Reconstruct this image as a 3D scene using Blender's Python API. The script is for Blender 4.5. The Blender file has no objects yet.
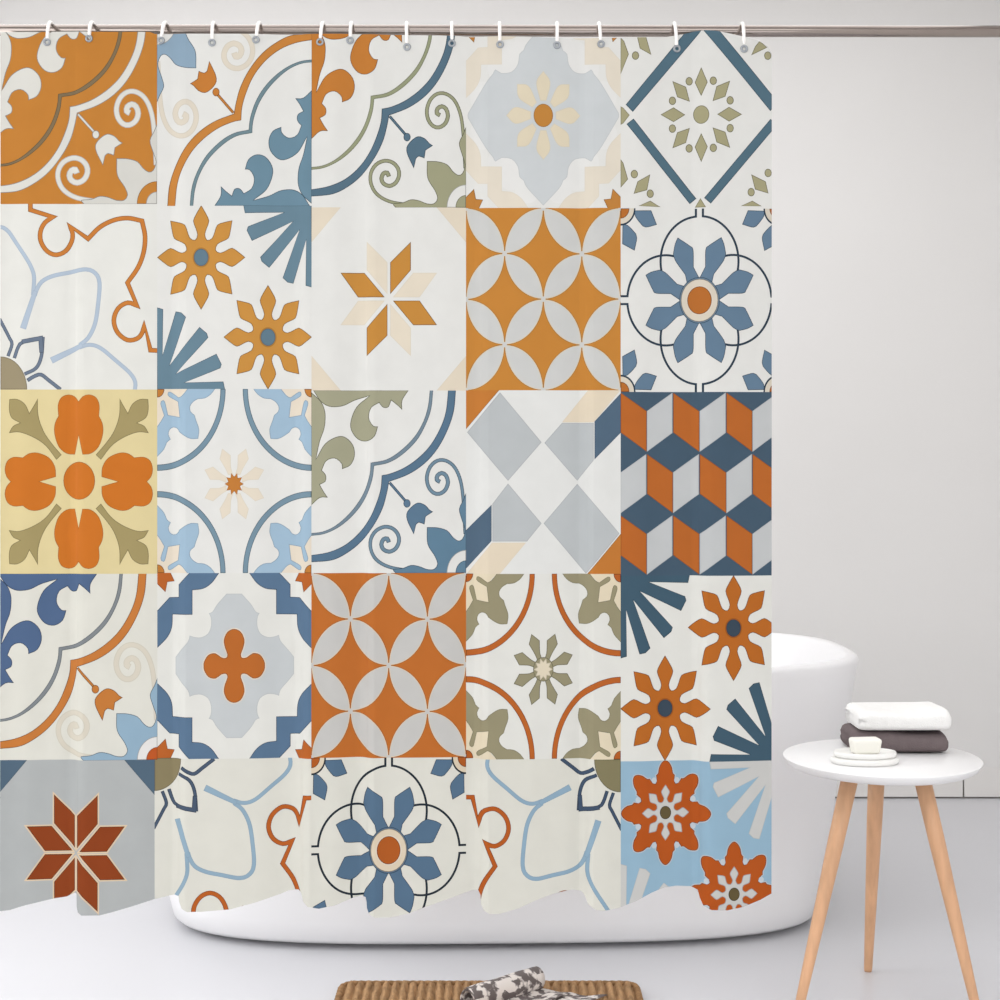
import bpy, bmesh, math, random
import numpy as np
from mathutils import Vector, Matrix
from mathutils.geometry import delaunay_2d_cdt

C = bpy.context.scene.collection
PI = math.pi
F = 1500.0            # focal length in pixels of the 1000 px frame
HY = 455.0            # horizon row
HC = 1.23             # camera height


def wp(px, py, D):
    """point of the place seen at pixel px,py at distance D (used while measuring the room)"""
    return Vector(((px - 500) / F * D, D, HC - (py - HY) / F * D))


# ------------------------------------------------------------------ materials
def lin(c):
    o = []
    for v in c:
        v = v / 255.0
        o.append(v / 12.92 if v <= 0.04045 else ((v + 0.055) / 1.055) ** 2.4)
    return o


def mat(name, col, rough=0.5, metal=0.0, noise=0.04, scale=8.0, bump=0.0, bscale=60.0, spec=0.5, coat=0.0, stretch=None):
    m = bpy.data.materials.new(name)
    m.use_nodes = True
    nt = m.node_tree
    b = nt.nodes['Principled BSDF']
    b.inputs['Roughness'].default_value = rough
    b.inputs['Metallic'].default_value = metal
    b.inputs['Specular IOR Level'].default_value = spec
    if coat:
        b.inputs['Coat Weight'].default_value = coat
        b.inputs['Coat Roughness'].default_value = 0.1
    tc = nt.nodes.new('ShaderNodeTexCoord')
    mp = nt.nodes.new('ShaderNodeMapping')
    if stretch:
        mp.inputs['Scale'].default_value = stretch
    nt.links.new(tc.outputs['Object'], mp.inputs['Vector'])
    n = nt.nodes.new('ShaderNodeTexNoise')
    n.inputs['Scale'].default_value = scale
    n.inputs['Detail'].default_value = 4
    nt.links.new(mp.outputs[0], n.inputs['Vector'])
    r = nt.nodes.new('ShaderNodeValToRGB')
    L = lin(col)
    r.color_ramp.elements[0].position = 0.3
    r.color_ramp.elements[1].position = 0.7
    r.color_ramp.elements[0].color = [max(0, x * (1 - noise)) for x in L] + [1]
    r.color_ramp.elements[1].color = [min(1, x * (1 + noise)) for x in L] + [1]
    nt.links.new(n.outputs['Fac'], r.inputs['Fac'])
    nt.links.new(r.outputs['Color'], b.inputs['Base Color'])
    if bump:
        n2 = nt.nodes.new('ShaderNodeTexNoise')
        n2.inputs['Scale'].default_value = bscale
        n2.inputs['Detail'].default_value = 3
        nt.links.new(mp.outputs[0], n2.inputs['Vector'])
        bp = nt.nodes.new('ShaderNodeBump')
        bp.inputs['Strength'].default_value = bump
        bp.inputs['Distance'].default_value = 0.004
        nt.links.new(n2.outputs['Fac'], bp.inputs['Height'])
        nt.links.new(bp.outputs['Normal'], b.inputs['Normal'])
    return m


M = {
    'wall': mat('white_wall_paint', (226, 224, 222), 0.75, noise=0.012, scale=1.5, bump=0.05, bscale=90),
    'board': mat('white_board_paint', (226, 223, 220), 0.6, noise=0.01, scale=2),
    'gap': mat('shaded_gap_grey', (120, 116, 112), 0.9, noise=0.05),
    'floor': mat('polished_white_floor', (208, 208, 212), 0.32, noise=0.012, scale=1.2, spec=0.4),
    'tub': mat('white_acrylic', (237, 236, 237), 0.28, noise=0.006, scale=3, spec=0.4),
    'plinth': mat('plinth_shade_grey', (95, 90, 92), 0.7, noise=0.03),
    'chrome': mat('brushed_steel', (152, 142, 136), 0.12, 1.0, noise=0.03, scale=20),
    'steel': mat('dull_steel_eyelet', (150, 154, 158), 0.35, 0.7, noise=0.05, scale=40),
    'ring': mat('white_plastic', (240, 236, 232), 0.35, noise=0.01),
    'top': mat('white_lacquer', (238, 237, 237), 0.35, noise=0.008, scale=3),
    'wood': mat('beech_wood', (211, 164, 126), 0.45, noise=0.12, scale=9, stretch=(6, 6, 0.7), bump=0.05, bscale=30),
    'towel_w': mat('white_terry', (242, 241, 239), 0.95, noise=0.02, scale=60, bump=0.5, bscale=320, spec=0.1),
    'towel_g': mat('taupe_grey_terry', (113, 102, 103), 0.95, noise=0.07, scale=60, bump=0.5, bscale=320, spec=0.1),
    'ceramic': mat('white_ceramic', (240, 239, 236), 0.3, noise=0.01, spec=0.5),
    'soap': mat('cream_soap', (243, 241, 232), 0.45, noise=0.015),
    'jute': mat('jute_fibre', (166, 132, 97), 0.9, noise=0.30, scale=70, bump=0.7, bscale=260, spec=0.1, stretch=(1, 0.35, 1)),
    'jute_b': mat('jute_binding', (150, 116, 82), 0.9, noise=0.30, scale=90, bump=0.7, bscale=260, spec=0.1),
}

# newsprint: pale paper with dark printed picture patches
def newsprint():
    m = mat('newsprint', (222, 214, 208), 0.85, noise=0.04, scale=30)
    nt = m.node_tree
    b = nt.nodes['Principled BSDF']
    ramp = [n for n in nt.nodes if n.type == 'VALTORGB'][0]
    uv = nt.nodes.new('ShaderNodeUVMap'); uv.uv_map = 'UVMap'
    v = nt.nodes.new('ShaderNodeTexVoronoi'); v.inputs['Scale'].default_value = 1.0
    v.distance = 'CHEBYCHEV'
    mp = nt.nodes.new('ShaderNodeMapping'); mp.inputs['Scale'].default_value = (24, 30, 1)
    nt.links.new(uv.outputs[0], mp.inputs[0]); nt.links.new(mp.outputs[0], v.inputs['Vector'])
    sep = nt.nodes.new('ShaderNodeSeparateColor'); nt.links.new(v.outputs['Color'], sep.inputs[0])
    cr = nt.nodes.new('ShaderNodeValToRGB'); cr.color_ramp.interpolation = 'CONSTANT'
    cr.color_ramp.elements[0].position = 0.0; cr.color_ramp.elements[0].color = (0, 0, 0, 1)
    cr.color_ramp.elements[1].position = 0.25; cr.color_ramp.elements[1].color = (.9, .9, .9, 1)
    nt.links.new(sep.outputs[0], cr.inputs[0])
    n = nt.nodes.new('ShaderNodeTexNoise'); n.inputs['Scale'].default_value = 48; n.inputs['Detail'].default_value = 5
    nt.links.new(uv.outputs[0], n.inputs['Vector'])
    c2 = nt.nodes.new('ShaderNodeValToRGB')
    c2.color_ramp.elements[0].position = 0.42; c2.color_ramp.elements[1].position = 0.50
    nt.links.new(n.outputs['Fac'], c2.inputs[0])
    mul = nt.nodes.new('ShaderNodeMath'); mul.operation = 'MULTIPLY'
    nt.links.new(cr.outputs[0], mul.inputs[0]); nt.links.new(c2.outputs[0], mul.inputs[1])
    mx = nt.nodes.new('ShaderNodeMix'); mx.data_type = 'RGBA'
    nt.links.new(mul.outputs[0], mx.inputs[0])
    nt.links.new(ramp.outputs[0], mx.inputs[6])
    mx.inputs[7].default_value = lin((74, 62, 62)) + [1]
    nt.links.new(mx.outputs[2], b.inputs['Base Color'])
    return m


M['news'] = newsprint()


# ------------------------------------------------------------------ object helpers
def link(name, me, parent=None):
    o = bpy.data.objects.new(name, me)
    C.objects.link(o)
    if parent:
        o.parent = parent
    return o


def mesh_obj(name, verts, faces, m, parent=None, smooth=True, bevel=0, bseg=3, sub=0):
    me = bpy.data.meshes.new(name)
    me.from_pydata([tuple(v) for v in verts], [], faces)
    bm = bmesh.new(); bm.from_mesh(me)
    bmesh.ops.recalc_face_normals(bm, faces=bm.faces)
    bm.to_mesh(me); bm.free()
    me.materials.append(m)
    if smooth:
        for p in me.polygons:
            p.use_smooth = True
    o = link(name, me, parent)
    if bevel:
        md = o.modifiers.new('bevel', 'BEVEL'); md.width = bevel; md.segments = bseg; md.limit_method = 'ANGLE'
    if sub:
        md = o.modifiers.new('sub', 'SUBSURF'); md.levels = sub; md.render_levels = sub
    return o


def boxes(name, bl, m, parent=None, bevel=0):
    vs, fs = [], []
    for (x0, x1, y0, y1, z0, z1) in bl:
        k = len(vs)
        vs += [(x, y, z) for z in (z0, z1) for y in (y0, y1) for x in (x0, x1)]
        fs += [tuple(k + i for i in f) for f in ((0, 1, 3, 2), (4, 6, 7, 5), (0, 4, 5, 1), (2, 3, 7, 6), (0, 2, 6, 4), (1, 5, 7, 3))]
    return mesh_obj(name, vs, fs, m, parent, smooth=False, bevel=bevel)


def empty(name, loc):
    o = bpy.data.objects.new(name, None); C.objects.link(o)
    o.location = loc; o.empty_display_size = 0.05
    return o


def tag(o, label=None, cat=None, group=None, kind=None):
    if label: o['label'] = label
    if cat: o['category'] = cat
    if group: o['group'] = group
    if kind: o['kind'] = kind
    return o


def loft(rings, cap0=True, cap1=True):
    n = len(rings[0]); vs, fs = [], []
    for r in rings: vs += [tuple(p) for p in r]
    for a in range(len(rings) - 1):
        for i in range(n):
            j = (i + 1) % n
            fs.append((a * n + i, a * n + j, (a + 1) * n + j, (a + 1) * n + i))
    if cap0: fs.append(tuple(range(n))[::-1])
    if cap1: fs.append(tuple((len(rings) - 1) * n + i for i in range(n)))
    return vs, fs


def tube(path, rad, n=12, closed=False):
    P = [Vector(p) for p in path]; L = len(P); rings = []
    rr = rad if isinstance(rad, (list, tuple)) else [rad] * L
    up = None
    for i in range(L):
        if closed: t = P[(i + 1) % L] - P[i - 1]
        else: t = P[min(i + 1, L - 1)] - P[max(i - 1, 0)]
        t.normalize()
        if up is None:
            up = Vector((0, 0, 1)) if abs(t.z) < 0.9 else Vector((1, 0, 0))
        s = t.cross(up).normalized(); up = s.cross(t).normalized()
        rings.append([P[i] + (s * math.cos(2 * PI * k / n) + up * math.sin(2 * PI * k / n)) * rr[i] for k in range(n)])
    if closed:
        vs, fs = loft(rings, False, False)
        b = (L - 1) * n
        # match the seam twist
        best = min(range(n), key=lambda s: (rings[0][s] - rings[-1][0]).length)
        for i in range(n):
            j = (i + 1) % n
            fs.append((b + i, b + j, (j + best) % n, (i + best) % n))
        return vs, fs
    return loft(rings)


# ================================================================== THE CURTAIN PRINT
# Every tile of the print is drawn in its own unit square (u right, v down), then cut into a
# triangulation whose faces carry the ink colour.
INK = 0.575 / lin((238, 238, 238))[0]


def ink(c):
    if c[0] > c[1] > c[2] and c[0] - c[2] > 95 and c[0] < 225:     # the orange inks
        c = (c[0] * 0.985, c[1] * (1.02 if c[1] < 115 else 0.985), c[2] * 0.95)
    elif c[2] > c[0] + 14:                                        # the blue inks
        c = (c[0] * 0.985, c[1] * 0.985, c[2] - 0.10 * (c[2] - c[0] - 8))
    return tuple(min(0.92, x * INK) for x in lin(c))


def catmull(pts, closed):
    P = np.array(pts, float); n = len(P)
    if n < 3: return P
    out = []
    segs = n if closed else n - 1
    for i in range(segs):
        if closed: p0, p1, p2, p3 = P[i - 1], P[i], P[(i + 1) % n], P[(i + 2) % n]
        else:
            p1, p2 = P[i], P[i + 1]
            p0 = P[i - 1] if i > 0 else 2 * p1 - p2
            p3 = P[i + 2] if i + 2 < n else 2 * p2 - p1
        d = np.linalg.norm(p2 - p1)
        k = max(2, min(8, int(math.ceil(d / 0.022))))
        for a in range(k):
            t = a / k
            out.append(0.5 * (2 * p1 + (p2 - p0) * t + (2 * p0 - 5 * p1 + 4 * p2 - p3) * t * t + (3 * p1 - p0 - 3 * p2 + p3) * t ** 3))
    if not closed: out.append(P[-1])
    return np.array(out)


class Sp:
    """crop-pixel space of one traced tile -> unit square"""
    def __init__(s, x0, x1, y0, y1): s.r = (x0, x1, y0, y1)

    def __call__(s, txt, closed=True):
        x0, x1, y0, y1 = s.r
        pts, cor = [], []
        for tok in txt.split(','):
            tok = tok.strip(); c = tok.endswith('!')
            a, b = tok.rstrip('!').split()
            pts.append(((float(a) - x0) / (x1 - x0), (float(b) - y0) / (y1 - y0))); cor.append(c)
        return smooth(pts, cor, closed)


def smooth(pts, cor, closed):
    n = len(pts)
    ci = [i for i in range(n) if cor[i]]
    if closed:
        if not ci: return catmull(pts, True)
        out = []
        for a in range(len(ci)):
            i, j = ci[a], ci[(a + 1) % len(ci)]
            if j <= i: j += n
            run = [pts[k % n] for k in range(i, j + 1)]
            out.append(catmull(run, False)[:-1])
        return np.vstack(out)
    ci = sorted(set([0, n - 1] + ci)); out = []
    for a in range(len(ci) - 1):
        r = catmull(pts[ci[a]:ci[a + 1] + 1], False)
        out.append(r if a == len(ci) - 2 else r[:-1])
    return np.vstack(out)


def U(pts, cor=None):
    return np.array(pts, float)


def offs(P, w):
    """move a closed polygon's edge outwards by w (px space)"""
    P = np.asarray(P, float)
    keep = np.linalg.norm(P - np.roll(P, 1, 0), axis=1) > 1e-3
    P = P[keep]
    if len(P) < 3: return P
    A = 0.5 * np.sum(P[:, 0] * np.roll(P[:, 1], -1) - np.roll(P[:, 0], -1) * P[:, 1])
    e1 = P - np.roll(P, 1, 0); e2 = np.roll(P, -1, 0) - P
    n1 = np.stack([e1[:, 1], -e1[:, 0]], 1); n2 = np.stack([e2[:, 1], -e2[:, 0]], 1)
    n1 /= np.linalg.norm(n1, axis=1)[:, None]; n2 /= np.linalg.norm(n2, axis=1)[:, None]
    m = n1 + n2; l = np.linalg.norm(m, axis=1)[:, None]; m /= np.maximum(l, 1e-6)
    c = np.maximum(np.sum(m * n1, axis=1), 0.42)[:, None]
    return P + m / c * w * (1 if A > 0 else -1)


def ell(cx, cy, r, ry=None, n=28, a0=0, a1=360):
    ry = r if ry is None else ry
    t = np.radians(np.linspace(a0, a1, n, endpoint=(a1 - a0) != 360))
    return np.stack([cx + r * np.cos(t), cy + ry * np.sin(t)], 1)


def quarter(r, n=12):           # quarter disc at the tile's top left corner
    return np.vstack([[(0, 0)], ell(0, 0, r, n=n, a0=0, a1=90)])


def qring(r0, r1, n=26):
    return np.vstack([ell(0, 0, r1, n=n, a0=0, a1=90), ell(0, 0, r0, n=n, a0=0, a1=90)[::-1]])


S4 = [(1, 1, 0), (-1, 1, 0), (1, -1, 0), (-1, -1, 0)]
S8 = S4 + [(a, b, 1) for a, b, _ in S4]
D2 = [(1, 1, 0), (1, 1, 1)]


def symc(P, s):                # symmetry about the tile centre
    Q = np.asarray(P, float) - 0.5
    if s[2]: Q = Q[:, ::-1]
    return Q * np.array(s[:2]) + 0.5


def swap(P): return np.asarray(P)[:, ::-1]


def ribbon(P, w, w2=None):     # stroke in px space -> polygon
    P = np.asarray(P, float)
    keep = np.r_[True, np.linalg.norm(np.diff(P, axis=0), axis=1) > 1e-3]; P = P[keep]
    n = len(P); W = np.linspace(w, w if w2 is None else w2, n)[:, None] / 2
    d = np.diff(P, axis=0); d /= np.linalg.norm(d, axis=1)[:, None]
    a = np.vstack([d[:1], d]); b = np.vstack([d, d[-1:]])
    na = np.stack([a[:, 1], -a[:, 0]], 1); nb = np.stack([b[:, 1], -b[:, 0]], 1)
    m = na + nb; l = np.linalg.norm(m, axis=1)[:, None]; m /= np.maximum(l, 1e-6)
    c = np.maximum(np.sum(m * na, 1), 0.45)[:, None]
    L = P + m / c * W; R = P - m / c * W
    return np.vstack([L, R[::-1]])


class Tile:
    def __init__(s, x0, x1, y0, y1, bg, fx=False, fy=False):
        s.rect = (x0, x1, y0, y1); s.bg = bg; s.fx, s.fy = fx, fy; s.L = []

    def px(s, P):
        P = np.array(P, float)
        if s.fx: P[:, 0] = 1 - P[:, 0]
        if s.fy: P[:, 1] = 1 - P[:, 1]
        x0, x1, y0, y1 = s.rect
        return np.stack([x0 + P[:, 0] * (x1 - x0), y0 + P[:, 1] * (y1 - y0)], 1)

    def raw(s, Q, col, edge=0.6, ew=0.65, halo=None, hw=1.1):
        if halo is not None: s.L.append((offs(Q, hw), halo))
        if edge:
            s.L.append((Q, tuple(int(v * edge) for v in col)))
            s.L.append((offs(Q, -ew), col))
        else: s.L.append((Q, col))

    def fill(s, P, col, syms=None, **k):
        for sy in (syms or [None]):
            s.raw(s.px(P if sy is None else symc(P, sy)), col, **k)

    def stroke(s, P, w, col, w2=None, **k):
        s.raw(ribbon(s.px(P), w, w2), col, **k)


# --- motif: two lobed bands with corner scrolls
def scroll(t, leaf, thin, thick, tul, spir, blob, ringc, dot, sw=3.2, sedge=0.62):
    q = Sp(35, 805, 50, 965)
    band = "755 44, 745 150, 715 245, 665 340, 600 415, 520 470, 422 508!, 410 570, 390 640, 350 720, 290 800, 220 860, 140 900, 28 911!, 28 876!, 120 860, 200 825, 270 765, 325 690, 360 610, 380 540, 385 475!, 430 465, 500 435, 570 385, 630 320, 680 230, 705 150, 716 44!"
    t.fill(q(band.replace('755 44', '755 44!')), thick)
    tb = "642 44!, 632 140, 605 220, 560 300, 490 370, 420 412, 348 428!, 340 490, 315 565, 275 635, 220 697, 160 742, 95 770, 28 779!, 28 765!, 90 757, 150 730, 210 680, 260 620, 300 550, 325 470, 330 412!, 410 395, 480 350, 545 285, 590 210, 615 130, 625 44!"
    t.fill(q(tb), thin, edge=0.75)
    lf = q("42 48!, 80 105, 120 130, 160 133, 200 125, 250 100, 322 78!, 260 130, 230 200, 232 250, 265 295, 310 305, 350 280, 367 230!, 345 228, 325 200, 322 170, 335 135, 372 112!, 385 130, 400 138, 420 132, 432 100!, 460 122, 487 148!, 488 100, 520 48!")
    t.fill(lf, leaf); t.fill(swap(lf), leaf)
    sp = q("800 770, 792 610, 778 505, 748 435, 705 402, 662 402, 627 432, 610 482, 617 530, 642 562, 672 568, 702 548, 715 510, 705 476, 684 464, 663 476, 660 498, 676 508", closed=False)
    for P in (sp, swap(sp)): t.stroke(P, sw, spir, sw * 1.35, edge=sedge)
    bl = q("806 560!, 790 600, 770 645, 782 695, 797 740, 798 765, 785 796, 765 803, 740 785, 712 752, 665 737, 610 735!, 613 820, 648 880, 662 920, 645 945, 610 945, 570 930, 530 925, 490 940, 440 946, 455 967!, 806 967!")
    t.fill(bl, blob)
    for r, c in ((0.125, ringc), (0.068, dot)): t.fill(1 - quarter(r), c, edge=0.7)
    t.stroke(q("424 512!, 502 602!", closed=False), 2.8, tul)
    t.fill(ell((511 - 35) / 770, (616 - 50) / 915, 0.023), tul)
    t.fill(q("508 668, 530 635, 566 612, 602 624, 622 646, 641 658!, 604 682!, 598 722!, 570 712, 556 724!, 545 772!, 528 738, 512 702"), tul)


# --- motif: outlined petals and looping line
def petals(t, line, pale, dark, olive):
    q = Sp(5, 785, 15, 945)
    t.fill(quarter(1.0) * np.array([.172, -.178]) + np.array([0, 1]), olive, edge=0.75)
    t.stroke(q("155 5!, 155 45!, 266 80!, 225 110, 204 155, 207 205, 238 252, 284 270, 330 250, 358 205, 364 165, 350 125!, 442 190!, 500 132, 570 96, 640 86, 711 100!, 726 180, 718 260, 690 335, 638 410!, 686 525!, 640 510, 592 538, 570 597, 588 658, 638 697, 690 688, 714 655, 722 620!, 752 748!, 795 750!", False), 4.7, line, edge=0.7)
    st = lambda s_, w, w2=None: t.stroke(q(s_, False), w, pale, w2, edge=0.95)
    st("-5 128, 20 134, 46 155, 80 205, 130 280, 158 330, 173 382, 168 472", 4.0)
    st("176 476, 184 448, 210 405, 262 377, 340 360, 430 343, 478 362, 499 410, 492 520, 476 618, 442 688, 400 722", 4.2)
    st("398 735, 450 721, 505 738, 580 800, 650 862, 677 908, 674 955", 4.0)
    st("118 640!, 180 450!", 6.4, 4.6)
    st("258 800!, 415 722!", 6.6, 4.6)
    dk = lambda s_, w, w2=None: t.stroke(q(s_, False), w, dark, w2, edge=0.75)
    dk("74 788, 94 732, 118 708, 200 690!, 216 690!, 208 780, 182 838, 126 868", 3.6)
    dk("112 706!, 205 688!, 210 760!", 4.6)
    dk("0 590!, 50 688, 62 718, 42 778", 3.4)
    dk("140 900, 172 880, 206 870, 244 898, 304 945", 3.8)


# --- motif: two eight petal flowers and two fans
def kite8(r, wr, hw, nr, nh, gr):
    out = []; cor = []
    for k in range(8):
        a = k * PI / 4
        d = np.array([math.sin(a), -math.cos(a)]); p = np.array([math.cos(a), math.sin(a)])
        for (rr, h, c) in ((wr, -hw, 0), (wr * .55 + r * .45, -hw * .62, 0), (r, 0, 1), (wr * .55 + r * .45, hw * .62, 0), (wr, hw, 0), (wr * .5 + nr * .5, hw * .5 + nh * .5, 0), (nr, nh, 0)):
            out.append(tuple(d * rr + p * h)); cor.append(bool(c))
        b = a + PI / 8
        out.append((gr * math.sin(b), -gr * math.cos(b))); cor.append(False)
        a2 = a + PI / 4
        d2 = np.array([math.sin(a2), -math.cos(a2)]); p2 = np.array([math.cos(a2), math.sin(a2)])
        out.append(tuple(d2 * nr - p2 * nh)); cor.append(False)
        out.append(tuple(d2 * (wr * .5 + nr * .5) - p2 * (hw * .5 + nh * .5))); cor.append(False)
    return smooth(out, cor, True)


def fan(t, col, edge=0.7):
    q = Sp(37, 810, 35, 945)
    P = q("810 28!, 468 28!, 477 72!, 670 67!, 492 138!, 486 158!, 512 210!, 715 112!, 553 290!, 560 312!, 597 343!, 748 155!, 664 392!, 688 415!, 718 421!, 783 205!, 780 432!, 815 442!")
    t.fill(P, col, edge=edge); t.fill(1 - P, col, edge=edge)


def blossoms(t, petal, dot, fanc):
    fan(t, fanc)
    k = kite8(0.286, 0.2, 0.052, 0.125, 0.025, 0.103)
    for c in ((0.286, 0.282), (0.717, 0.717)):
        t.fill(k + np.array(c), petal, halo=None)
        t.fill(ell(c[0], c[1], 0.055), tuple(int(v * .85) for v in petal), edge=0)
        t.fill(ell(c[0], c[1], 0.047), dot, edge=0.8)


def blossoms_blue(t, orange, pale, dot):
    fan(t, pale, edge=0.93)
    out, cor = [], []
    for k in range(8):
        for (r, a, c) in ((0.17, -22.5, 0), (0.178, -19.5, 0), (0.195, -17.2, 0), (0.212, -16.5, 1), (0.22, -12.5, 0), (0.248, -9.6, 0), (0.273, -5, 0), (0.285, 0, 0), (0.273, 5, 0), (0.248, 9.6, 0), (0.22, 12.5, 0), (0.212, 16.5, 1), (0.195, 17.2, 0), (0.178, 19.5, 0)):
            b = math.radians(a + 45 * k); out.append((r * math.sin(b), -r * math.cos(b))); cor.append(bool(c))
    P = smooth(out, cor, True)
    inner = kite8(0.152, 0.112, 0.028, 0.074, 0.011, 0.06)
    for c in ((0.286, 0.282), (0.717, 0.717)):
        c = np.array(c)
        t.fill(P + c, orange, halo=(205, 205, 205), hw=0.9)
        for k in range(8):
            b = math.radians(22.5 + 45 * k)
            t.fill(ell(c[0] + 0.19 * math.sin(b), c[1] - 0.19 * math.cos(b), 0.017, n=14), (206, 214, 220), edge=0)
        t.fill(inner + c, pale, edge=0.8)
        t.fill(ell(c[0], c[1], 0.036), dot)


# --- motif: eight rhombus star
RH = np.array([(.009, -.026), (.009, -.2), (.143, -.313), (.143, -.158)])


def star8(t, cA, cB, corner, halo=None, corners=((1, 1, 0), (-1, 1, 0), (1, -1, 0), (-1, -1, 0)), ce=0.98, e=0.62):
    t.fill([(-.01, -.01), (.2, -.01), (-.01, .2)], corner, corners, edge=ce)
    A = [(1, 1, 0), (-1, -1, 0)] + [(1, -1, 1), (-1, 1, 1)]
    for sy in S8:
        Q = RH[:, ::-1] if sy[2] else RH
        Q = Q * np.array(sy[:2])
        c = Q.mean(0)
        # orange: up-right, right-down, down-left, left-up
        ang = math.degrees(math.atan2(c[1], c[0])) % 360
        isA = int(ang // 45) % 2 == 0
        col = cA if isA else cB
        t.fill(Q + 0.5, col, edge=e if isA or cA == cB else 0.97, halo=halo, hw=1.4)


# --- motif: overlapping circles
def circles(t, leafc, halo):
    r = 0.25
    th = np.linspace(0, PI / 2, 14)
    for i in range(4):
        for j in range(4):
            a = np.stack([r * np.cos(th), r * np.sin(th)], 1)            # arc about (0,0): (r,0)->(0,r)
            b = np.stack([r - r * np.cos(th), r - r * np.sin(th)], 1)    # arc about (r,r): (0,r)->(r,0)
            P = np.vstack([a[:-1], b[:-1]])                                # "/" lens
            if (i + j) % 2 == 0: P = np.stack([r - P[:, 0], P[:, 1]], 1)
            c = np.array([r / 2, r / 2]); P = P + np.array([i * r, j * r])
            Q = t.px(P)
            t.L.insert(0, (offs(Q, 0.25), tuple(int(v * .8) for v in t.bg)))
            t.L.append((offs(Q, -0.35), halo)); t.L.append((offs(Q, -1.2), leafc))
    for i in range(5):
        for j in range(5):
            if (i + j) % 2 == 0: t.L.append((t.px(ell(i * r, j * r, .015, n=10)), leafc))


# --- motif: blue rosette with four arcs
def rosette(t, blue, line, cream, orange):
    arc = lambda a0, a1: ell(0, -0.212, 0.246, n=30, a0=a0, a1=a1)
    for rot in range(4):
        R = np.array([[math.cos(rot * PI / 2), math.sin(rot * PI / 2)], [-math.sin(rot * PI / 2), math.cos(rot * PI / 2)]])
        for sgn in (1, -1):
            P = ell(0, -0.212, 0.246, n=34, a0=-85, a1=12) * np.array([sgn, 1])
            P = np.vstack([[(sgn * .0215, -.52)], P])
            t.stroke((P @ R) + 0.5, 2.2, line, edge=0)
    pet = [(0.0, -.10), (0.0, -.122), (-.035, -.182), (-.037, -.275), (-.056, -.297), (-.137, -.343), (-.155, -.307), (-.167, -.253), (-.153, -.215), (-.09, -.140), (-.075, -.08)]
    P = smooth(pet, [1, 1, 1, 0, 0, 1, 0, 1, 0, 1, 1], True)
    for s in S8: t.fill((P[:, ::-1] if s[2] else P) * np.array(s[:2]) + 0.5, blue)
    t.fill(ell(.5, .5, 0.127), blue); t.fill(ell(.5, .5, 0.118), cream, edge=0.6, ew=0.8)
    t.fill(ell(.5, .5, 0.076), orange, halo=(240, 225, 205))
    pa = smooth([(.087, .012), (.194, .010), (.231, .088), (.158, .104), (.125, .084), (.09, .042)], [1, 1, 1, 0, 0, 0], True)
    for s in S4:
        for Q in (pa, swap(pa)): t.fill(Q, blue, [s])
        t.fill(quarter(0.094), line, [s], edge=0); t.fill(quarter(0.084), cream, [s], edge=0); t.fill(quarter(0.055), orange, [s])


def yellow(t, orange, khaki):
    h = [(0, -.25), (.026, -.147), (.08, -.152), (.13, -.19), (.157, -.262), (.153, -.318), (.131, -.356), (.134, -.416), (.112, -.458), (.066, -.473), (.026, -.462), (0, -.436)]
    half = smooth(h, [1, 1, 0, 0, 0, 0, 1, 0, 0, 0, 0, 1], False)
    full = np.vstack([half, (half * np.array([-1, 1]))[::-1][1:-1]])
    for s in ((1, 1, 0), (1, -1, 0), (1, 1, 1), (-1, 1, 1)):
        t.fill((full[:, ::-1] if s[2] else full) * np.array(s[:2]) + 0.5, orange, edge=0.82)
    t.fill(ell(.503, .495, .103), orange, edge=0.78)
    q = Sp(5, 785, 50, 970)
    P = q("481 376!, 507 401!, 560 332, 620 290, 690 264, 744 268!, 722 232, 688 217!, 730 192, 743 150, 741 98!, 700 98, 662 122, 640 167!, 614 122, 599 93!, 596 180, 570 258, 530 318")
    P = (P - 0.5) * np.array([1, 1]) + 0.5
    t.fill(P, khaki, S4, edge=0.8)


def arcs(t, ring, dam, cream, orange, petal, star, pe=0.7, re=0.7):
    for s in S4:
        t.fill(qring(0.411, 0.445), ring, [s], edge=re)
    q = Sp(28, 805, 48, 968)
    cr = q("20 40!, 190 40!, 142 100, 142 190!, 72 182, 20 245!")
    dm = q("188 40!, 322 46!, 300 75, 268 95, 235 98!, 212 112, 196 135, 198 160, 218 178!, 226 205, 241 250, 236 297!, 200 298, 172 286, 140 264!, 128 246, 108 240, 90 252, 84 276, 95 300!, 76 316, 62 350, 20 396!, 20 246!, 45 210, 62 180!, 44 122, 52 106, 66 110, 82 178!, 141 188!, 132 112!, 86 86, 80 70, 92 61, 136 90!, 155 80")
    for s in S4:
        t.fill(cr, cream, [s], edge=0); t.fill(dm, dam, [s], edge=0.85)
        t.fill(quarter(0.046), orange, [s])
    p = smooth([(-.077, -.192), (-.023, -.156), (-.02, -.088), (-.004, -.05), (-.04, -.05), (-.055, -.08), (-.094, -.136)], [1, 1, 0, 1, 1, 0, 1], True)
    for s in S8: t.fill((p[:, ::-1] if s[2] else p) * np.array(s[:2]) + np.array([.5, .516]), petal, edge=pe)
    if pe < 0.9:
        t.fill(ell(.5, .516, 0.066), petal, edge=pe)
    a = [(0.062 if k % 2 else 0.04) for k in range(20)]
    st = np.array([(r * math.sin(k * PI / 10), -r * math.cos(k * PI / 10)) for k, r in enumerate(a)])
    t.fill(st + np.array([.5, .516]), star, edge=0.9)


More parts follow.
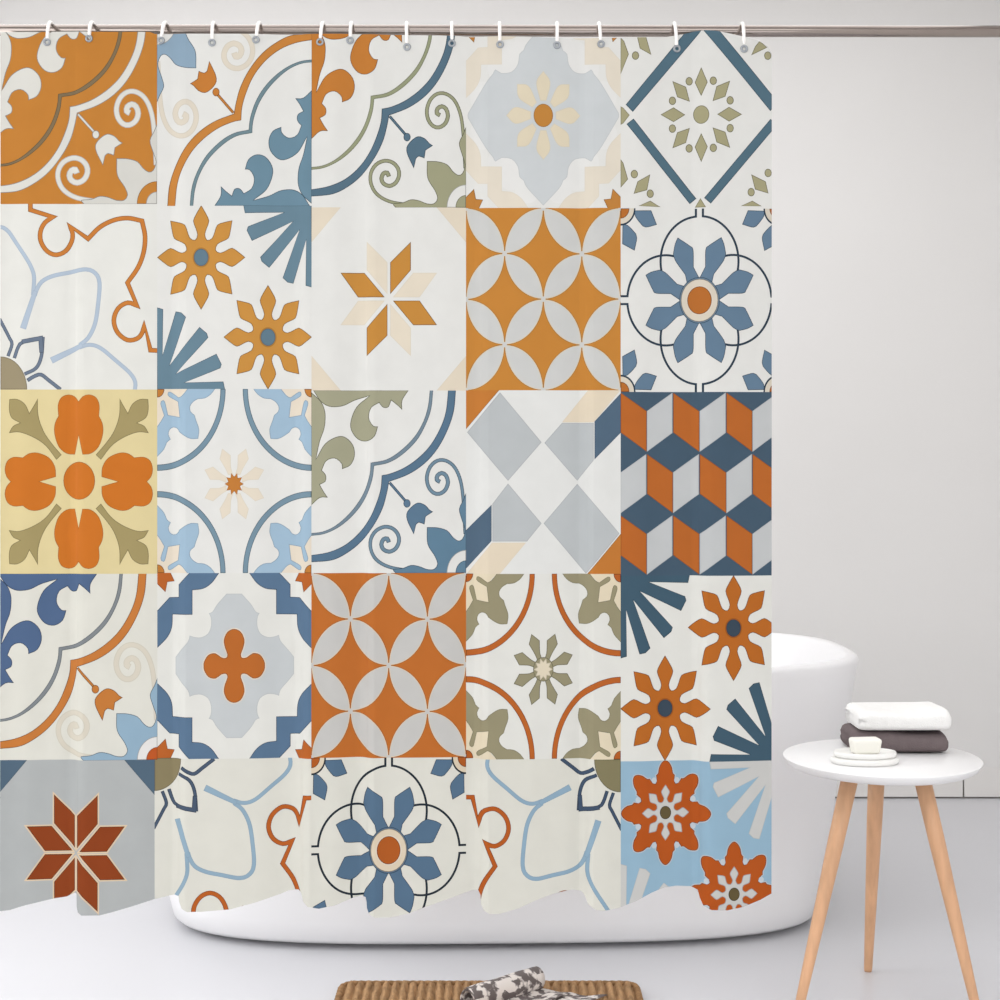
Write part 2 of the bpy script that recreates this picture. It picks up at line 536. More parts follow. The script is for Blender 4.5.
def facets(t, orange, grey, blue, cream):
    q = Sp(30, 803, 52, 970)
    f = lambda s, c, e=0.86: t.fill(q(','.join(x.strip() + '!' for x in s.split(','))), c, edge=e)
    f("20 42, 196 42, 196 52, 20 258", orange, 0.75)
    f("200 62, 408 312, 240 505, 35 262", grey, 0.93)
    f("510 215, 668 215, 668 402, 587 505, 422 315", grey, 0.93)
    f("640 52, 802 52, 668 212, 510 212", cream, 0.98)
    f("672 208, 804 66, 804 264, 672 398", blue)
    f("587 520, 797 768, 630 970, 418 718", grey, 0.93)
    f("806 766, 806 975, 632 975", orange, 0.75)
    f("240 518, 408 718, 335 808, 162 808, 162 620", grey, 0.93)
    f("158 624, 158 805, 26 950, 26 756", blue)
    f("160 814, 330 814, 195 975, 30 975", cream, 0.98)


def cubes(t, orange, grey):
    f = lambda pts, c, e: t.fill(np.array([((x - 28) / 789, (y - 62) / 915) for x, y in pts]), c, edge=e, ew=0.6)
    for row in range(-1, 4):
        y = 360 + (row - 0) * 306 - 306 + (306 if row % 1 else 0)
        for k in range(-1, 7):
            x = 158 + 264 * k + (0 if row % 2 else 132)
            f([(x - 130, y - 295), (x, y - 203), (x, y), (x - 130, y - 96)], orange, 0.8)
            f([(x + 1.5, y - 203), (x + 130, y - 295), (x + 130, y - 94), (x + 1.5, y)], grey, 0.93)


def quatre(t, blue, grey, orange, greypoly, corner=None, be=0.62, flower=None, sc=None):
    q = Sp(32, 808, 40, 965)
    if sc:   # white scallops behind the grey field
        for s in S4:
            for (cx, cy) in ((.225, .245), (.29, .18), (.11, .40), (.40, .11)):
                t.fill(ell(cx, cy, .085), sc, [s], edge=0)
    P = q("345 34!, 195 34!, 195 40!, 140 98!, 140 160!, 92 162!, 35 225!, 26 230!, 26 416!, 35 412!, 82 362, 104 312, 108 248!, 212 247!, 212 125!, 265 118, 308 90, 345 40!")
    t.fill(P, blue, S4, edge=be)
    h = q(greypoly, False)
    # quadrant path from the top middle to the left middle -> whole outline
    h = h - 0.5
    full = np.vstack([h, (h * np.array([1, -1]))[::-1][1:], (h * np.array([-1, -1]))[1:], (h * np.array([-1, 1]))[::-1][1:-1]]) + 0.5
    t.fill(full, grey, edge=0.94)
    st = q("26 34!, 95 34!, 118 82!, 82 86!, 72 137!, 26 90!")
    if corner: t.fill(st, corner, S4, edge=0.75)


def clover(t, orange):
    h = [(0, -.199), (-.043, -.183), (-.066, -.14), (-.058, -.096), (-.043, -.062), (-.052, -.043), (-.082, -.046), (-.12, -.068), (-.165, -.06), (-.193, -.025), (-.197, 0)]
    h = np.array(h)
    full = np.vstack([h, (h * np.array([1, -1]))[::-1][1:], (h * np.array([-1, -1]))[1:], (h * np.array([-1, 1]))[::-1][1:-1]])
    t.fill(catmull(full, True) + 0.5, orange, edge=0.7, halo=(238, 222, 200), hw=1.1)


def lattice(t, bar, olive):
    q = Sp(27, 432, 60, 535)
    f = lambda s, c, **k: t.fill(q(','.join(x.strip() + '!' for x in s.split(','))), c, **k)
    for s in ("40 268, 58 287, 228 85, 236 74, 200 72", "245 83, 236 72, 276 72, 430 258, 412 284", "42 318, 60 304, 222 509, 205 523", "412 304, 432 316, 258 523, 241 508"):
        f(s, bar, edge=0.68)
    f("27 272, 34 276, 50 295, 34 316, 27 320", olive, edge=0.8); f("232 508, 246 532, 218 532", olive, edge=0.8)
    cx, cy = (234 - 27) / 405, (293 - 60) / 475
    for k in range(8):
        a = k * PI / 4; d = np.array([math.sin(a), -math.cos(a)]); p = np.array([math.cos(a), math.sin(a)])
        R = [(.258, 0), (.175, .04), (.1, 0), (.175, -.04)]
        t.fill(np.array([d * r + p * h for r, h in R]) + np.array([cx, cy]), olive, edge=0.68)
        b = a + PI / 8
        t.fill(ell(cx + .197 * math.sin(b), cy - .197 * math.cos(b), .023, n=14), olive, edge=0.6)
    t.fill(ell(cx, cy, .05), olive, edge=0.7)
    for s in ("103 447, 95 488, 60 498, 70 466", "27 408, 34 418, 46 460, 27 482", "72 529, 103 515, 130 531", "362 447, 400 465, 407 496, 372 486", "335 529, 365 515, 390 529", "64 72, 88 78, 106 140, 76 124", "27 95, 36 104, 48 138, 27 190", "384 103, 404 120, 362 141, 372 118"):
        f(s, olive, edge=0.7)
    for x, y in ((62, 447), (103, 497), (406, 443), (362, 493), (65, 142), (405, 141)):
        t.fill(ell((x - 27) / 405, (y - 60) / 475, .023, n=14), olive, edge=0.6)


# --- the twenty five tiles
XE = [0.4, 157.0, 311.6, 466.0, 620.6, 778.4]
XL_ = {(0, 0): -3.2, (3, 0): -3.2, (4, 0): -2.6, (4, 1): 154.2}
XR_ = {(4, 0): 154.2}
YE = [[22, 204, 389.5, 573.8, 760, 946], [22, 205.8, 389, 573, 758.5, 943], [23, 207.5, 390.5, 573, 757.5, 942],
      [23, 208, 390.3, 573.8, 759, 944], [24, 208.5, 392, 575.6, 761, 946]]
W1, W2, W3 = (240, 239, 234), (239, 238, 231), (233, 231, 220)


def T(r, c, bg, **k): return Tile(XL_.get((r, c), XE[c]), XR_.get((r, c), XE[c + 1]), YE[c][r], YE[c][r + 1], bg, **k)


tiles = []
t = T(0, 0, (207, 136, 58)); tiles.append(t)
wh = (232, 230, 222)
scroll(t, wh, (134, 116, 86), wh, wh, wh, (222, 220, 212), (207, 136, 58), (222, 220, 212), sw=4.6, sedge=0.8)
t = T(0, 1, W1, fx=True, fy=True); tiles.append(t)
scroll(t, (115, 148, 168), (120, 146, 154), (213, 140, 66), (210, 132, 58), (234, 224, 206), (152, 178, 199), W1, (152, 178, 199), sw=4.5, sedge=0.95)
t = T(0, 2, W1); tiles.append(t)
scroll(t, (208, 132, 58), (158, 162, 128), (92, 120, 140), (92, 120, 140), (162, 163, 130), (168, 167, 134), W1, (168, 167, 134))
t = T(0, 3, (240, 239, 234)); tiles.append(t)
quatre(t, (240, 230, 212), (216, 220, 221), None,
       "420 52!, 340 138, 320 178!, 300 196, 292 245, 262 283, 210 290, 180 272, 168 292!, 128 345, 42 490!, 40 502", corner=(205, 138, 66), be=0.98, sc=(243, 242, 238))
for k in range(8):
    a = k * PI / 4; d = np.array([math.sin(a), -math.cos(a)]); p = np.array([math.cos(a), math.sin(a)])
    P = smooth([tuple(d * r + p * h) for r, h in ((.24, 0), (.18, .045), (.08, .02), (.08, -.02), (.18, -.045))], [1, 0, 1, 1, 0], True)
    t.fill(P + 0.5, (237, 224, 196), edge=0.97)
t.fill(ell(.5, .5, .063), (207, 142, 66), edge=0.8)
t = T(0, 4, W1); tiles.append(t)
lattice(t, (88, 118, 136), (176, 170, 132))

t = T(1, 0, W2); tiles.append(t)
petals(t, (214, 132, 60), (190, 205, 220), (116, 130, 150), (163, 150, 120))
t = T(1, 1, W1); tiles.append(t)
blossoms(t, (214, 152, 72), (104, 132, 150), (112, 142, 160))
t = T(1, 2, W1); tiles.append(t)
star8(t, (211, 148, 68), (240, 228, 207), (238, 225, 203))
t = T(1, 3, (212, 142, 62)); tiles.append(t)
circles(t, (217, 217, 214), (233, 218, 190))
t = T(1, 4, W1); tiles.append(t)
rosette(t, (108, 135, 161), (46, 64, 82), (230, 220, 202), (196, 116, 50))

t = T(2, 0, (234, 217, 164)); tiles.append(t)
yellow(t, (216, 122, 40), (172, 156, 106))
t = T(2, 1, W1); tiles.append(t)
arcs(t, (128, 156, 174), (172, 200, 222), (241, 228, 208), (205, 132, 60), (240, 228, 208), (207, 132, 60), pe=0.97)
t = T(2, 2, W1); tiles.append(t)
scroll(t, (172, 170, 142), (126, 146, 160), (94, 124, 152), (98, 128, 156), (120, 148, 168), (104, 138, 164), W1, (104, 138, 164))
t = T(2, 3, (240, 240, 236)); tiles.append(t)
facets(t, (208, 130, 58), (198, 202, 203), (88, 111, 134), (240, 225, 200))
t = T(2, 4, (74, 96, 116)); tiles.append(t)
cubes(t, (198, 106, 46), (207, 209, 209))

t = T(3, 0, W3); tiles.append(t)
scroll(t, (86, 110, 150), (136, 142, 146), (211, 130, 64), (209, 130, 62), (226, 218, 201), (156, 186, 208), (240, 238, 234), (202, 90, 40), sw=4.6, sedge=0.95)
t = T(3, 1, W2); tiles.append(t)
quatre(t, (97, 125, 157), (208, 212, 213), None,
       "420 143!, 382 143!, 335 196, 312 232, 293 240!, 303 260, 305 300, 290 340, 255 360, 220 358, 198 350!, 190 380, 152 424, 123 460!, 123 502!", corner=(198, 102, 46))
clover(t, (198, 108, 48))
t = T(3, 2, (203, 116, 50)); tiles.append(t)
circles(t, (210, 208, 204), (233, 214, 186))
t = T(3, 3, W2); tiles.append(t)
arcs(t, (200, 103, 45), (161, 153, 122), (239, 225, 196), (195, 98, 42), (160, 153, 122), (238, 226, 200))
t = T(3, 4, W2, fx=True); tiles.append(t)
blossoms(t, (198, 108, 40), (62, 78, 94), (70, 98, 118))

t = T(4, 0, (186, 189, 188)); tiles.append(t)
star8(t, (150, 66, 28), (150, 66, 28), (88, 110, 130), halo=(234, 208, 174), corners=((1, 1, 0), (-1, 1, 0)), ce=0.85)
t = T(4, 1, W3, fy=True); tiles.append(t)
petals(t, (198, 98, 40), (156, 184, 204), (78, 94, 118), (146, 134, 100))
t = T(4, 2, W3); tiles.append(t)
rosette(t, (92, 120, 149), (36, 46, 56), (232, 216, 190), (188, 94, 38))
t = T(4, 3, W3, fx=True, fy=True); tiles.append(t)
petals(t, (196, 94, 36), (154, 184, 206), (70, 88, 114), (140, 132, 98))
t = T(4, 4, (160, 194, 217)); tiles.append(t)
blossoms_blue(t, (194, 88, 30), (214, 213, 209), (104, 90, 58))

# --- hem, top edge and fold shape (pixel measure of the cloth plane)
HEM = [(-5, 911), (2, 910.6), (10, 910), (26, 905), (54, 899), (66, 897.3), (75, 893), (76.4, 894), (76.8, 907), (78.2, 912), (82, 914.5), (100, 914.8), (112, 912), (130, 907), (154, 899.6),
       (174, 895.6), (178.4, 896.5), (179.2, 902), (182, 908), (188, 911), (202, 911), (230, 909), (254, 903), (280, 895), (288, 891.6), (298, 890.3), (301, 893), (303, 901), (308, 906), (319, 908.2),
       (335, 905), (351, 899), (361, 896.5), (365.5, 897.5), (366.6, 902), (367, 908), (369, 913), (375, 916.3), (391, 916.8), (409, 913), (425, 907), (449, 899), (470, 892), (478, 890.6), (480.4, 895), (481, 904),
       (484, 910), (490, 913), (500, 913), (518, 908), (536, 900), (554, 894), (572, 890.4), (582, 892.3), (585.4, 897), (588, 904), (596, 909), (604, 909.6), (618, 907.4), (635, 901), (651, 893), (665, 888), (677, 886.6),
       (691, 887.5), (698, 890.4), (700, 898), (703, 905), (711, 908.8), (727, 909.4), (743, 906.6), (761, 900), (772.2, 894.2), (780, 890)]
TOP = [(-5, 31.8), (40, 32), (80, 31.5), (150, 32), (155, 34), (200, 33.6), (300, 34.5), (312, 33.8), (360, 34.2), (460, 36), (470, 37), (500, 36), (560, 38), (620, 38), (665, 37), (683, 34), (695, 31), (705, 30.2),
       (718, 31.2), (740, 36), (757, 40), (768, 46), (772.2, 54), (780, 56)]
XR = 772.0
hx, hy = np.array(HEM).T
tx, ty = np.array(TOP).T
STEP = [-28.0, 76.6, 179.0, 302.0, 366.8, 481.0, 586.5, 700.0, 800.0]
DC = 2.9                        # distance of the cloth from the lens


def depth(x, y):
    x = np.asarray(x, float); y = np.asarray(y, float)
    s = np.clip((y - 30) / 870, 0, 1)
    A = 0.0015 + 0.0085 * s ** 1.3
    i = np.clip(np.searchsorted(STEP, x, side='right') - 1, 0, len(STEP) - 2)
    st = np.array(STEP); a, b = st[i], st[i + 1]
    t_ = (x - a) / (b - a)
    saw = -1 + 2 * t_
    # soften the return of every fold over a few millimetres
    w = 7.0
    da = (x - a) / w; db = (b - x) / w
    saw = np.where(da < 1, saw * np.clip(da, 0, 1) ** 0.8, saw)
    saw = np.where(db < 1, saw * np.clip(db, 0, 1) ** 0.8, saw)
    d = A * saw
    d = d + (0.0008 + 0.0004 * s) * np.sin(x / 6.1 + 0.6 * np.sin(y / 260.0)) * (0.5 + 0.5 * np.sin(x / 47.0 + 1.0))
    d = d + 0.0015 * np.sin(x / 15.5 + 1.3 + 0.3 * np.sin(y / 330.0))
    return d


def cloth(P, back=0.0):
    x, y = P[:, 0], P[:, 1]
    return np.stack([(x - 500) / F * DC, DC + depth(x, y) + back, HC - (y - HY) / F * DC], 1)


def winding(P, Q):
    """is each point of P inside polygon Q (non zero rule)"""
    x, y = P[:, 0:1], P[:, 1:2]
    x0, y0 = Q[:, 0][None], Q[:, 1][None]
    x1, y1 = np.roll(Q[:, 0], -1)[None], np.roll(Q[:, 1], -1)[None]
    cr = (x1 - x0) * (y - y0) - (x - x0) * (y1 - y0)
    up = (y0 <= y) & (y1 > y) & (cr > 0)
    dn = (y0 > y) & (y1 <= y) & (cr < 0)
    return (up.sum(1) - dn.sum(1)) != 0


GX = sorted(set([round(v, 2) for v in np.arange(2, 775, 8)] + [s + o for s in STEP[1:-1] for o in (-6.5, -4, -1.6, 0, 1.6, 4, 6.5)]))
allV, allF, allC = [], [], []
base = 0
for t in tiles:
    x0, x1, y0, y1 = t.rect
    V, E = [], []

    def chain(P, closed=True):
        k = len(V)
        V.extend([(float(a), float(b)) for a, b in P])
        n = len(P)
        for i in range(n - 1 if not closed else n):
            E.append((k + i, k + (i + 1) % n))
    chain([(x0, y0), (x1, y0), (x1, y1), (x0, y1)])
    for g in GX:
        if x0 + 0.3 < g < x1 - 0.3: chain([(g, y0), (g, y1)], False)
    for g in np.linspace(y0, y1, 5)[1:-1]: chain([(x0, g), (x1, g)], False)
    if y1 > 900: chain([p for p in HEM if x0 - 40 < p[0] < x1 + 40], False)
    if y0 < 40: chain([p for p in TOP if x0 - 60 < p[0] < x1 + 60], False)
    if x1 > 770: chain([(XR, y0), (XR, y1)], False)
    if x0 < 0.3: chain([(0.4, y0), (0.4, y1)], False)
    for Q, c in t.L: chain(Q)
    res = delaunay_2d_cdt([Vector(v) for v in V], E, [], 0, 1e-4, False)
    rv = np.array([tuple(v) for v in res[0]]); rf = np.array([f for f in res[2] if len(f) == 3])
    cen = rv[rf].mean(1)
    ar = np.abs(np.cross(rv[rf[:, 1]] - rv[rf[:, 0]], rv[rf[:, 2]] - rv[rf[:, 0]]))
    ok = (cen[:, 0] > max(x0, 0.4)) & (cen[:, 0] < min(x1, XR)) & (cen[:, 1] > y0) & (cen[:, 1] < y1) & (ar > 1e-6)
    ok &= (cen[:, 1] < np.interp(cen[:, 0], hx, hy)) & (cen[:, 1] > np.interp(cen[:, 0], tx, ty))
    rf, cen = rf[ok], cen[ok]
    cols = np.tile(np.array(ink(t.bg)), (len(rf), 1))
    for Q, c in t.L:
        lo, hi = Q.min(0), Q.max(0)
        m = np.where((cen[:, 0] >= lo[0]) & (cen[:, 0] <= hi[0]) & (cen[:, 1] >= lo[1]) & (cen[:, 1] <= hi[1]))[0]
        if len(m) == 0: continue
        w = winding(cen[m], Q)
        cols[m[w]] = ink(c)
    used = np.unique(rf); mp_ = -np.ones(len(rv), int); mp_[used] = np.arange(len(used))
    allV.append(rv[used]); allF.append(mp_[rf] + base); allC.append(cols); base += len(used)
PV = np.vstack(allV); PF = np.vstack(allF); PC = np.vstack(allC)
V3 = cloth(PV)
# orient to face the room (-Y)
a_, b_, c_ = V3[PF[:, 0]], V3[PF[:, 1]], V3[PF[:, 2]]
nn = np.cross(b_ - a_, c_ - a_)
fl = nn[:, 1] > 0
PF[fl] = PF[fl][:, ::-1]
e_ = 0.6
gx = (depth(PV[:, 0] + e_, PV[:, 1]) - depth(PV[:, 0] - e_, PV[:, 1])) / (2 * e_) * F / DC
gy = (depth(PV[:, 0], PV[:, 1] + e_) - depth(PV[:, 0], PV[:, 1] - e_)) / (2 * e_) * F / DC
N3 = np.stack([gx, -np.ones_like(gx), -gy], 1); N3 /= np.linalg.norm(N3, axis=1)[:, None]
# plain back of the cloth, a millimetre and a half behind, joined by the hem
bx = np.array(sorted(set([0.4, XR] + [g for g in GX if 0.4 < g < XR] + [p[0] for p in HEM if 0.4 < p[0] < XR])))
rows = []
for k in range(7):
    f_ = k / 6
    yy = np.interp(bx, tx, ty) * (1 - f_) + np.interp(bx, hx, hy) * f_
    rows.append(np.stack([bx, yy], 1))
B2 = np.vstack(rows); nb = len(bx); BV = cloth(B2, 0.0016)
BF = []
for k in range(6):
    for i in range(nb - 1):
        p = k * nb + i
        BF.append((p, p + 1, p + nb + 1)); BF.append((p, p + nb + 1, p + nb))
hemf = cloth(rows[-1]); topf = cloth(rows[0])
off = len(V3)
extra = [BV, hemf, topf]
k1 = off + len(BV); k2 = k1 + nb
SF = [(a + off, b + off, c + off) for a, b, c in BF]
for i in range(nb - 1):
    lb = off + 6 * nb + i
    SF += [(k1 + i, lb, lb + 1), (k1 + i, lb + 1, k1 + i + 1)]
    SF += [(k2 + i, k2 + i + 1, off + i + 1), (k2 + i, off + i + 1, off + i)]
AV = np.vstack([V3] + extra); AF = np.vstack([PF, np.array(SF)])
AC = np.vstack([PC, np.tile(np.array(ink((236, 235, 231))), (len(SF), 1))])
me = bpy.data.meshes.new('shower_curtain')
me.from_pydata(AV.tolist(), [], AF.tolist())
ca = me.color_attributes.new('print_ink', 'FLOAT_COLOR', 'CORNER')
buf = np.ones((len(AF), 3, 4), np.float32); buf[:, :, :3] = AC[:, None, :]
ca.data.foreach_set('color', buf.ravel())
for p in me.polygons: p.use_smooth = True
ln = np.zeros((len(AF), 3, 3))
ln[:len(PF)] = N3[PF]
fn = np.cross(AV[AF[:, 1]] - AV[AF[:, 0]], AV[AF[:, 2]] - AV[AF[:, 0]])
fn /= np.maximum(np.linalg.norm(fn, axis=1)[:, None], 1e-12)
ln[len(PF):] = fn[len(PF):, None, :]
me.normals_split_custom_set(ln.reshape(-1, 3).tolist())
cm = bpy.data.materials.new('printed_polyester'); cm.use_nodes = True
nt = cm.node_tree; bs = nt.nodes['Principled BSDF']
at = nt.nodes.new('ShaderNodeAttribute'); at.attribute_name = 'print_ink'
nz = nt.nodes.new('ShaderNodeTexNoise'); nz.inputs['Scale'].default_value = 26; nz.inputs['Detail'].default_value = 6
tc = nt.nodes.new('ShaderNodeTexCoord'); nt.links.new(tc.outputs['Object'], nz.inputs['Vector'])
rp = nt.nodes.new('ShaderNodeMapRange')
rp.inputs[1].default_value = 0.3; rp.inputs[2].default_value = 0.7; rp.inputs[3].default_value = 0.98; rp.inputs[4].default_value = 1.02
nt.links.new(nz.outputs['Fac'], rp.inputs[0])
mxn = nt.nodes.new('ShaderNodeVectorMath'); mxn.operation = 'SCALE'
nt.links.new(at.outputs['Color'], mxn.inputs[0]); nt.links.new(rp.outputs[0], mxn.inputs['Scale'])
nt.links.new(mxn.outputs[0], bs.inputs['Base Color'])
bs.inputs['Roughness'].default_value = 0.5; bs.inputs['Specular IOR Level'].default_value = 0.1
me.materials.append(cm)
curtain = link('shower_curtain', me)
tag(curtain, 'long fabric shower curtain printed with orange, blue and olive patchwork tiles', 'shower curtain')

# ------------------------------------------------------------------ rod, rings, eyelets
RY = DC + 0.021
rz = lambda px: wp(px, 30.2 + (px / 1000.0) * 1.2, RY).z
XL, XRW = -2.4, 2.4
rod = empty('curtain_rod', (0, RY, rz(500)))
tag(rod, 'straight brushed steel rod that the patterned curtain hangs from', 'curtain rod')
zl = rz(500 + XL * F / RY) - rz(500); zr = rz(500 + XRW * F / RY) - rz(500)
vs, fs = tube([(XL, 0, zl), (XRW, 0, zr)], 0.0113, 32)
mesh_obj('tube', vs, fs, M['chrome'], rod)
for x, z in ((XL, zl), (XRW, zr)):
    s = 1 if x < 0 else -1
    vs, fs = tube([(x, 0, z), (x + s * .008, 0, z), (x + s * .014, 0, z)], [0.034, 0.034, 0.02], 32)
    mesh_obj('wall_flange', vs, fs, M['chrome'], rod)

GR = [(47, 42.3), (89, 38.5), (161, 40.5), (212, 42.7), (256, 40), (320, 42), (350, 40.5), (407, 47), (452, 43.5), (500, 44.5), (557, 45.2), (601, 44.2), (677, 48.5), (744, 49)]
RG = [47.2, 89.2, 163, 211.6, 257.5, 321.6, 350.5, 406, 451.5, 499.5, 557.5, 599.5, 675.6, 744.2]
ordn = ['first', 'second', 'third', 'fourth', 'fifth', 'sixth', 'seventh', 'eighth', 'ninth', 'tenth', 'eleventh', 'twelfth', 'thirteenth', 'fourteenth']


def eyelet_mesh():
    prof = [(.0030, .0012), (.0034, -.0006), (.0048, -.0016), (.0068, -.0012), (.0076, .0002), (.0070, .0022), (.0034, .0022)]
    n = 24; vs, fs = [], []
    for k in range(n):
        a = 2 * PI * k / n
        vs += [(r * math.cos(a), y, r * math.sin(a)) for r, y in prof]
    m = len(prof)
    for k in range(n):
        for i in range(m):
            fs.append((k * m + i, k * m + (i + 1) % m, ((k + 1) % n) * m + (i + 1) % m, ((k + 1) % n) * m + i))
    return vs, fs


ev, ef = eyelet_mesh()
proto_ring = proto_eye = None
for i, ((gx_, gy_), rx_) in enumerate(zip(GR, RG)):
    d = DC + float(depth(gx_, gy_))
    g = wp(gx_, gy_, DC); g.y = d - 0.0012
    if proto_eye is None:
        o = mesh_obj('eyelet', ev, ef, M['steel'], curtain); proto_eye = o
        o['label'] = 'grey metal eyelet'
    else:
        o = proto_eye.copy(); C.objects.link(o)
    o.location = g
    # ring: an open loop round the rod, its lower end through the eyelet
    xr = (rx_ - 500) / F * (DC - 0.01); xg = g.x
    zc = rz(rx_)
    ztop, zbot = zc + 0.0130, g.z + 0.0005
    yc = RY - 0.004; ry_ = 0.0195
    path = []
    for k in range(30):
        a = math.radians(-62 + k * (330 / 29.0))
        # angle 0 = bottom, turning to the front and over the top
        fy = -math.sin(a); fz = -math.cos(a)
        zz = (ztop + zbot) / 2 + (ztop - zbot) / 2 * fz
        mixr = (fz + 1) / 2
        path.append((xg * (1 - mixr) + xr * mixr, yc + ry_ * (1 if fy > 0 else 0.95) * fy * (abs(fy) ** -0.25 if abs(fy) > 1e-3 else 1), zz))
    org = Vector((xr, RY, zc))
    vs, fs = tube([Vector(p) - org for p in path], [0.0026] + [0.0034] * 28 + [0.0026], 10)
    o = mesh_obj('curtain_ring', vs, fs, M['ring'])
    o.location = org
    tag(o, 'white plastic curtain ring looped over the steel rod, %s from the left' % ordn[i], 'curtain ring', 'white rings along the curtain rod')

# ------------------------------------------------------------------ the room
DW = 5.37
WT = 3.0
tag(boxes('floor', [(-3.2, 3.2, -1.5, DW + 0.2, -0.1, 0)], M['floor']), kind='structure')
tag(boxes('wall_back', [(-2.6, 2.6, DW, DW + 0.15, 0.112, WT), (-2.6, 2.6, DW + 0.02, DW + 0.15, 0.0, 0.112)], M['wall']), kind='structure')
tag(boxes('ceiling', [(-2.55, 2.55, 1.2, DW + .15, WT, WT + .1)], M['wall']), kind='structure')  # out of view, added to keep overhead light off the wall top
gxw = (963.5 - 500) / F * DW
tag(boxes('baseboard_back', [(-2.4, gxw - 0.003, DW - 0.001, DW + 0.019, 0.0065, 0.1118), (gxw + 0.003, 2.4, DW - 0.001, DW + 0.019, 0.0065, 0.1118)], M['board']), kind='structure')
tag(boxes('gap_shade_1', [(-2.4, 2.4, DW + 0.004, DW + 0.0185, 0.0, 0.0065), (gxw - 0.003, gxw + 0.003, DW + 0.005, DW + 0.0185, 0.009, 0.1)], M['gap']), kind='structure')  # dark strips put the shade of the floor gap and joint into colour
# left wall with the window that lights the room
wy0, wy1, wz0, wz1 = 0.8, 4.6, 0.6, 2.5
tag(boxes('wall_left', [(-2.55, -2.4, -1.5, wy0, 0, WT), (-2.55, -2.4, wy1, DW, 0, WT), (-2.55, -2.4, wy0, wy1, 0, wz0), (-2.55, -2.4, wy0, wy1, wz1, WT)], M['wall']), kind='structure')
ym = (wy0 + wy1) / 2
tag(boxes('window_1', [(-2.5, -2.44, wy0, wy0 + .06, wz0, wz1), (-2.5, -2.44, wy1 - .06, wy1, wz0, wz1), (-2.5, -2.44, ym - .03, ym + .03, wz0, wz1),
                       (-2.5, -2.44, wy0, wy1, wz0, wz0 + .06), (-2.5, -2.44, wy0, wy1, wz1 - .06, wz1)], M['board'], bevel=0.004), kind='structure')
tag(boxes('wall_right', [(2.4, 2.55, 0.6, DW, 0, WT)], M['wall']), kind='structure')

# ------------------------------------------------------------------ bathtub
TX, TY = (492 - 500) / F * 4.14 + 0.011, 4.14


def oval(L, W, z, n=112, p=3.2):
    """super-ellipse outline: half length L, half width W"""
    pts = []
    for k in range(n):
        a = 2 * PI * k / n
        c, si = math.cos(a), math.sin(a)
        m = (abs(c) ** p + abs(si) ** p) ** (-1.0 / p)
        pts.append((L * c * m, W * si * m, z))
    return pts


tub = empty('bathtub', (TX, TY, 0)); tub.rotation_euler.z = 0.025
tag(tub, 'freestanding white oval bathtub standing behind the patterned curtain', 'bathtub')
prof = [(.820, .350, .011), (.850, .390, .0112), (.864, .406, .0135), (.876, .420, .026), (.886, .431, .07), (.910, .445, .25), (.940, .460, .42), (.972, .475, .60), (.984, .480, .668), (.987, .481, .685),
        (.9855, .479, .693), (.980, .474, .6975), (.968, .463, .699), (.958, .453, .6975), (.952, .447, .693), (.947, .443, .681), (.928, .430, .59), (.885, .40, .40), (.82, .355, .25), (.74, .29, .19), (.6, .2, .172), (.3, .1, .168)]
vs, fs = loft([oval(L - .011, W, z, p=3.4 if z < .3 else 3.0) for L, W, z in prof])
mesh_obj('shell', vs, fs, M['tub'], tub)
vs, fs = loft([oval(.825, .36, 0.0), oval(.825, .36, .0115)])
o = mesh_obj('plinth', vs, fs, M['plinth'], tub, smooth=False); o['label'] = 'recessed base coloured dark for the shade under the tub'  # its dark colour stands in for the shadow line below the tub
vs, fs = tube([(0, 0, .1678), (0, 0, .172), (0, 0, .1735)], [.034, .034, .026], 28)
o = mesh_obj('drain', vs, fs, M['chrome'], tub); o['label'] = 'steel drain cover'

# ------------------------------------------------------------------ stool table
ZT = 0.5535
tcx, tcy = (881.6 - 500) / F * 3.36, 3.36
tab = empty('side_table', (tcx, tcy, 0))
tag(tab, 'small round white side table on three tapered wooden legs', 'side table')
rp_ = [(.186, -.0215), (.198, -.021), (.208, -.0155), (.2142, -.007), (.2170, -.0025), (.2172, -.0008), (.2164, 0.0)]
n = 96
vs, fs = loft([[(r * math.cos(2 * PI * k / n), r * math.sin(2 * PI * k / n), ZT + z) for k in range(n)] for r, z in rp_])
o = mesh_obj('tabletop', vs, fs, M['top'], tab)
md = o.modifiers.new('es', 'EDGE_SPLIT'); md.split_angle = math.radians(50)
for (x1, y1, x0, y0) in ((.642, 3.255, .777, 3.315), (1.040, 3.255, .929, 3.315), (.877, 3.575, .869, 3.455)):
    a = Vector((x0, y0, ZT - .0212)); b = Vector((x1, y1, 0))
    org = Vector((tcx, tcy, 0))
    dirv = (b - a)
    pts = [a - org, a + dirv * .3 - org, a + dirv * .65 - org, a + dirv * .985 - org, b - org]
    vs, fs = tube(pts, [.0195, .0176, .0137, .0098, .0088], 28)
    for i_, v in enumerate(vs):       # flat foot and flat top
        v = Vector(v)
        if i_ < 28: v.z = ZT - .0212
        if i_ >= 4 * 28: v.z = 0.0
        vs[i_] = tuple(v)
    o = mesh_obj('leg', vs, fs, M['wood'], tab)
    o['label'] = 'tapered pale wooden leg'

# ------------------------------------------------------------------ towels on the table
random.seed(4)


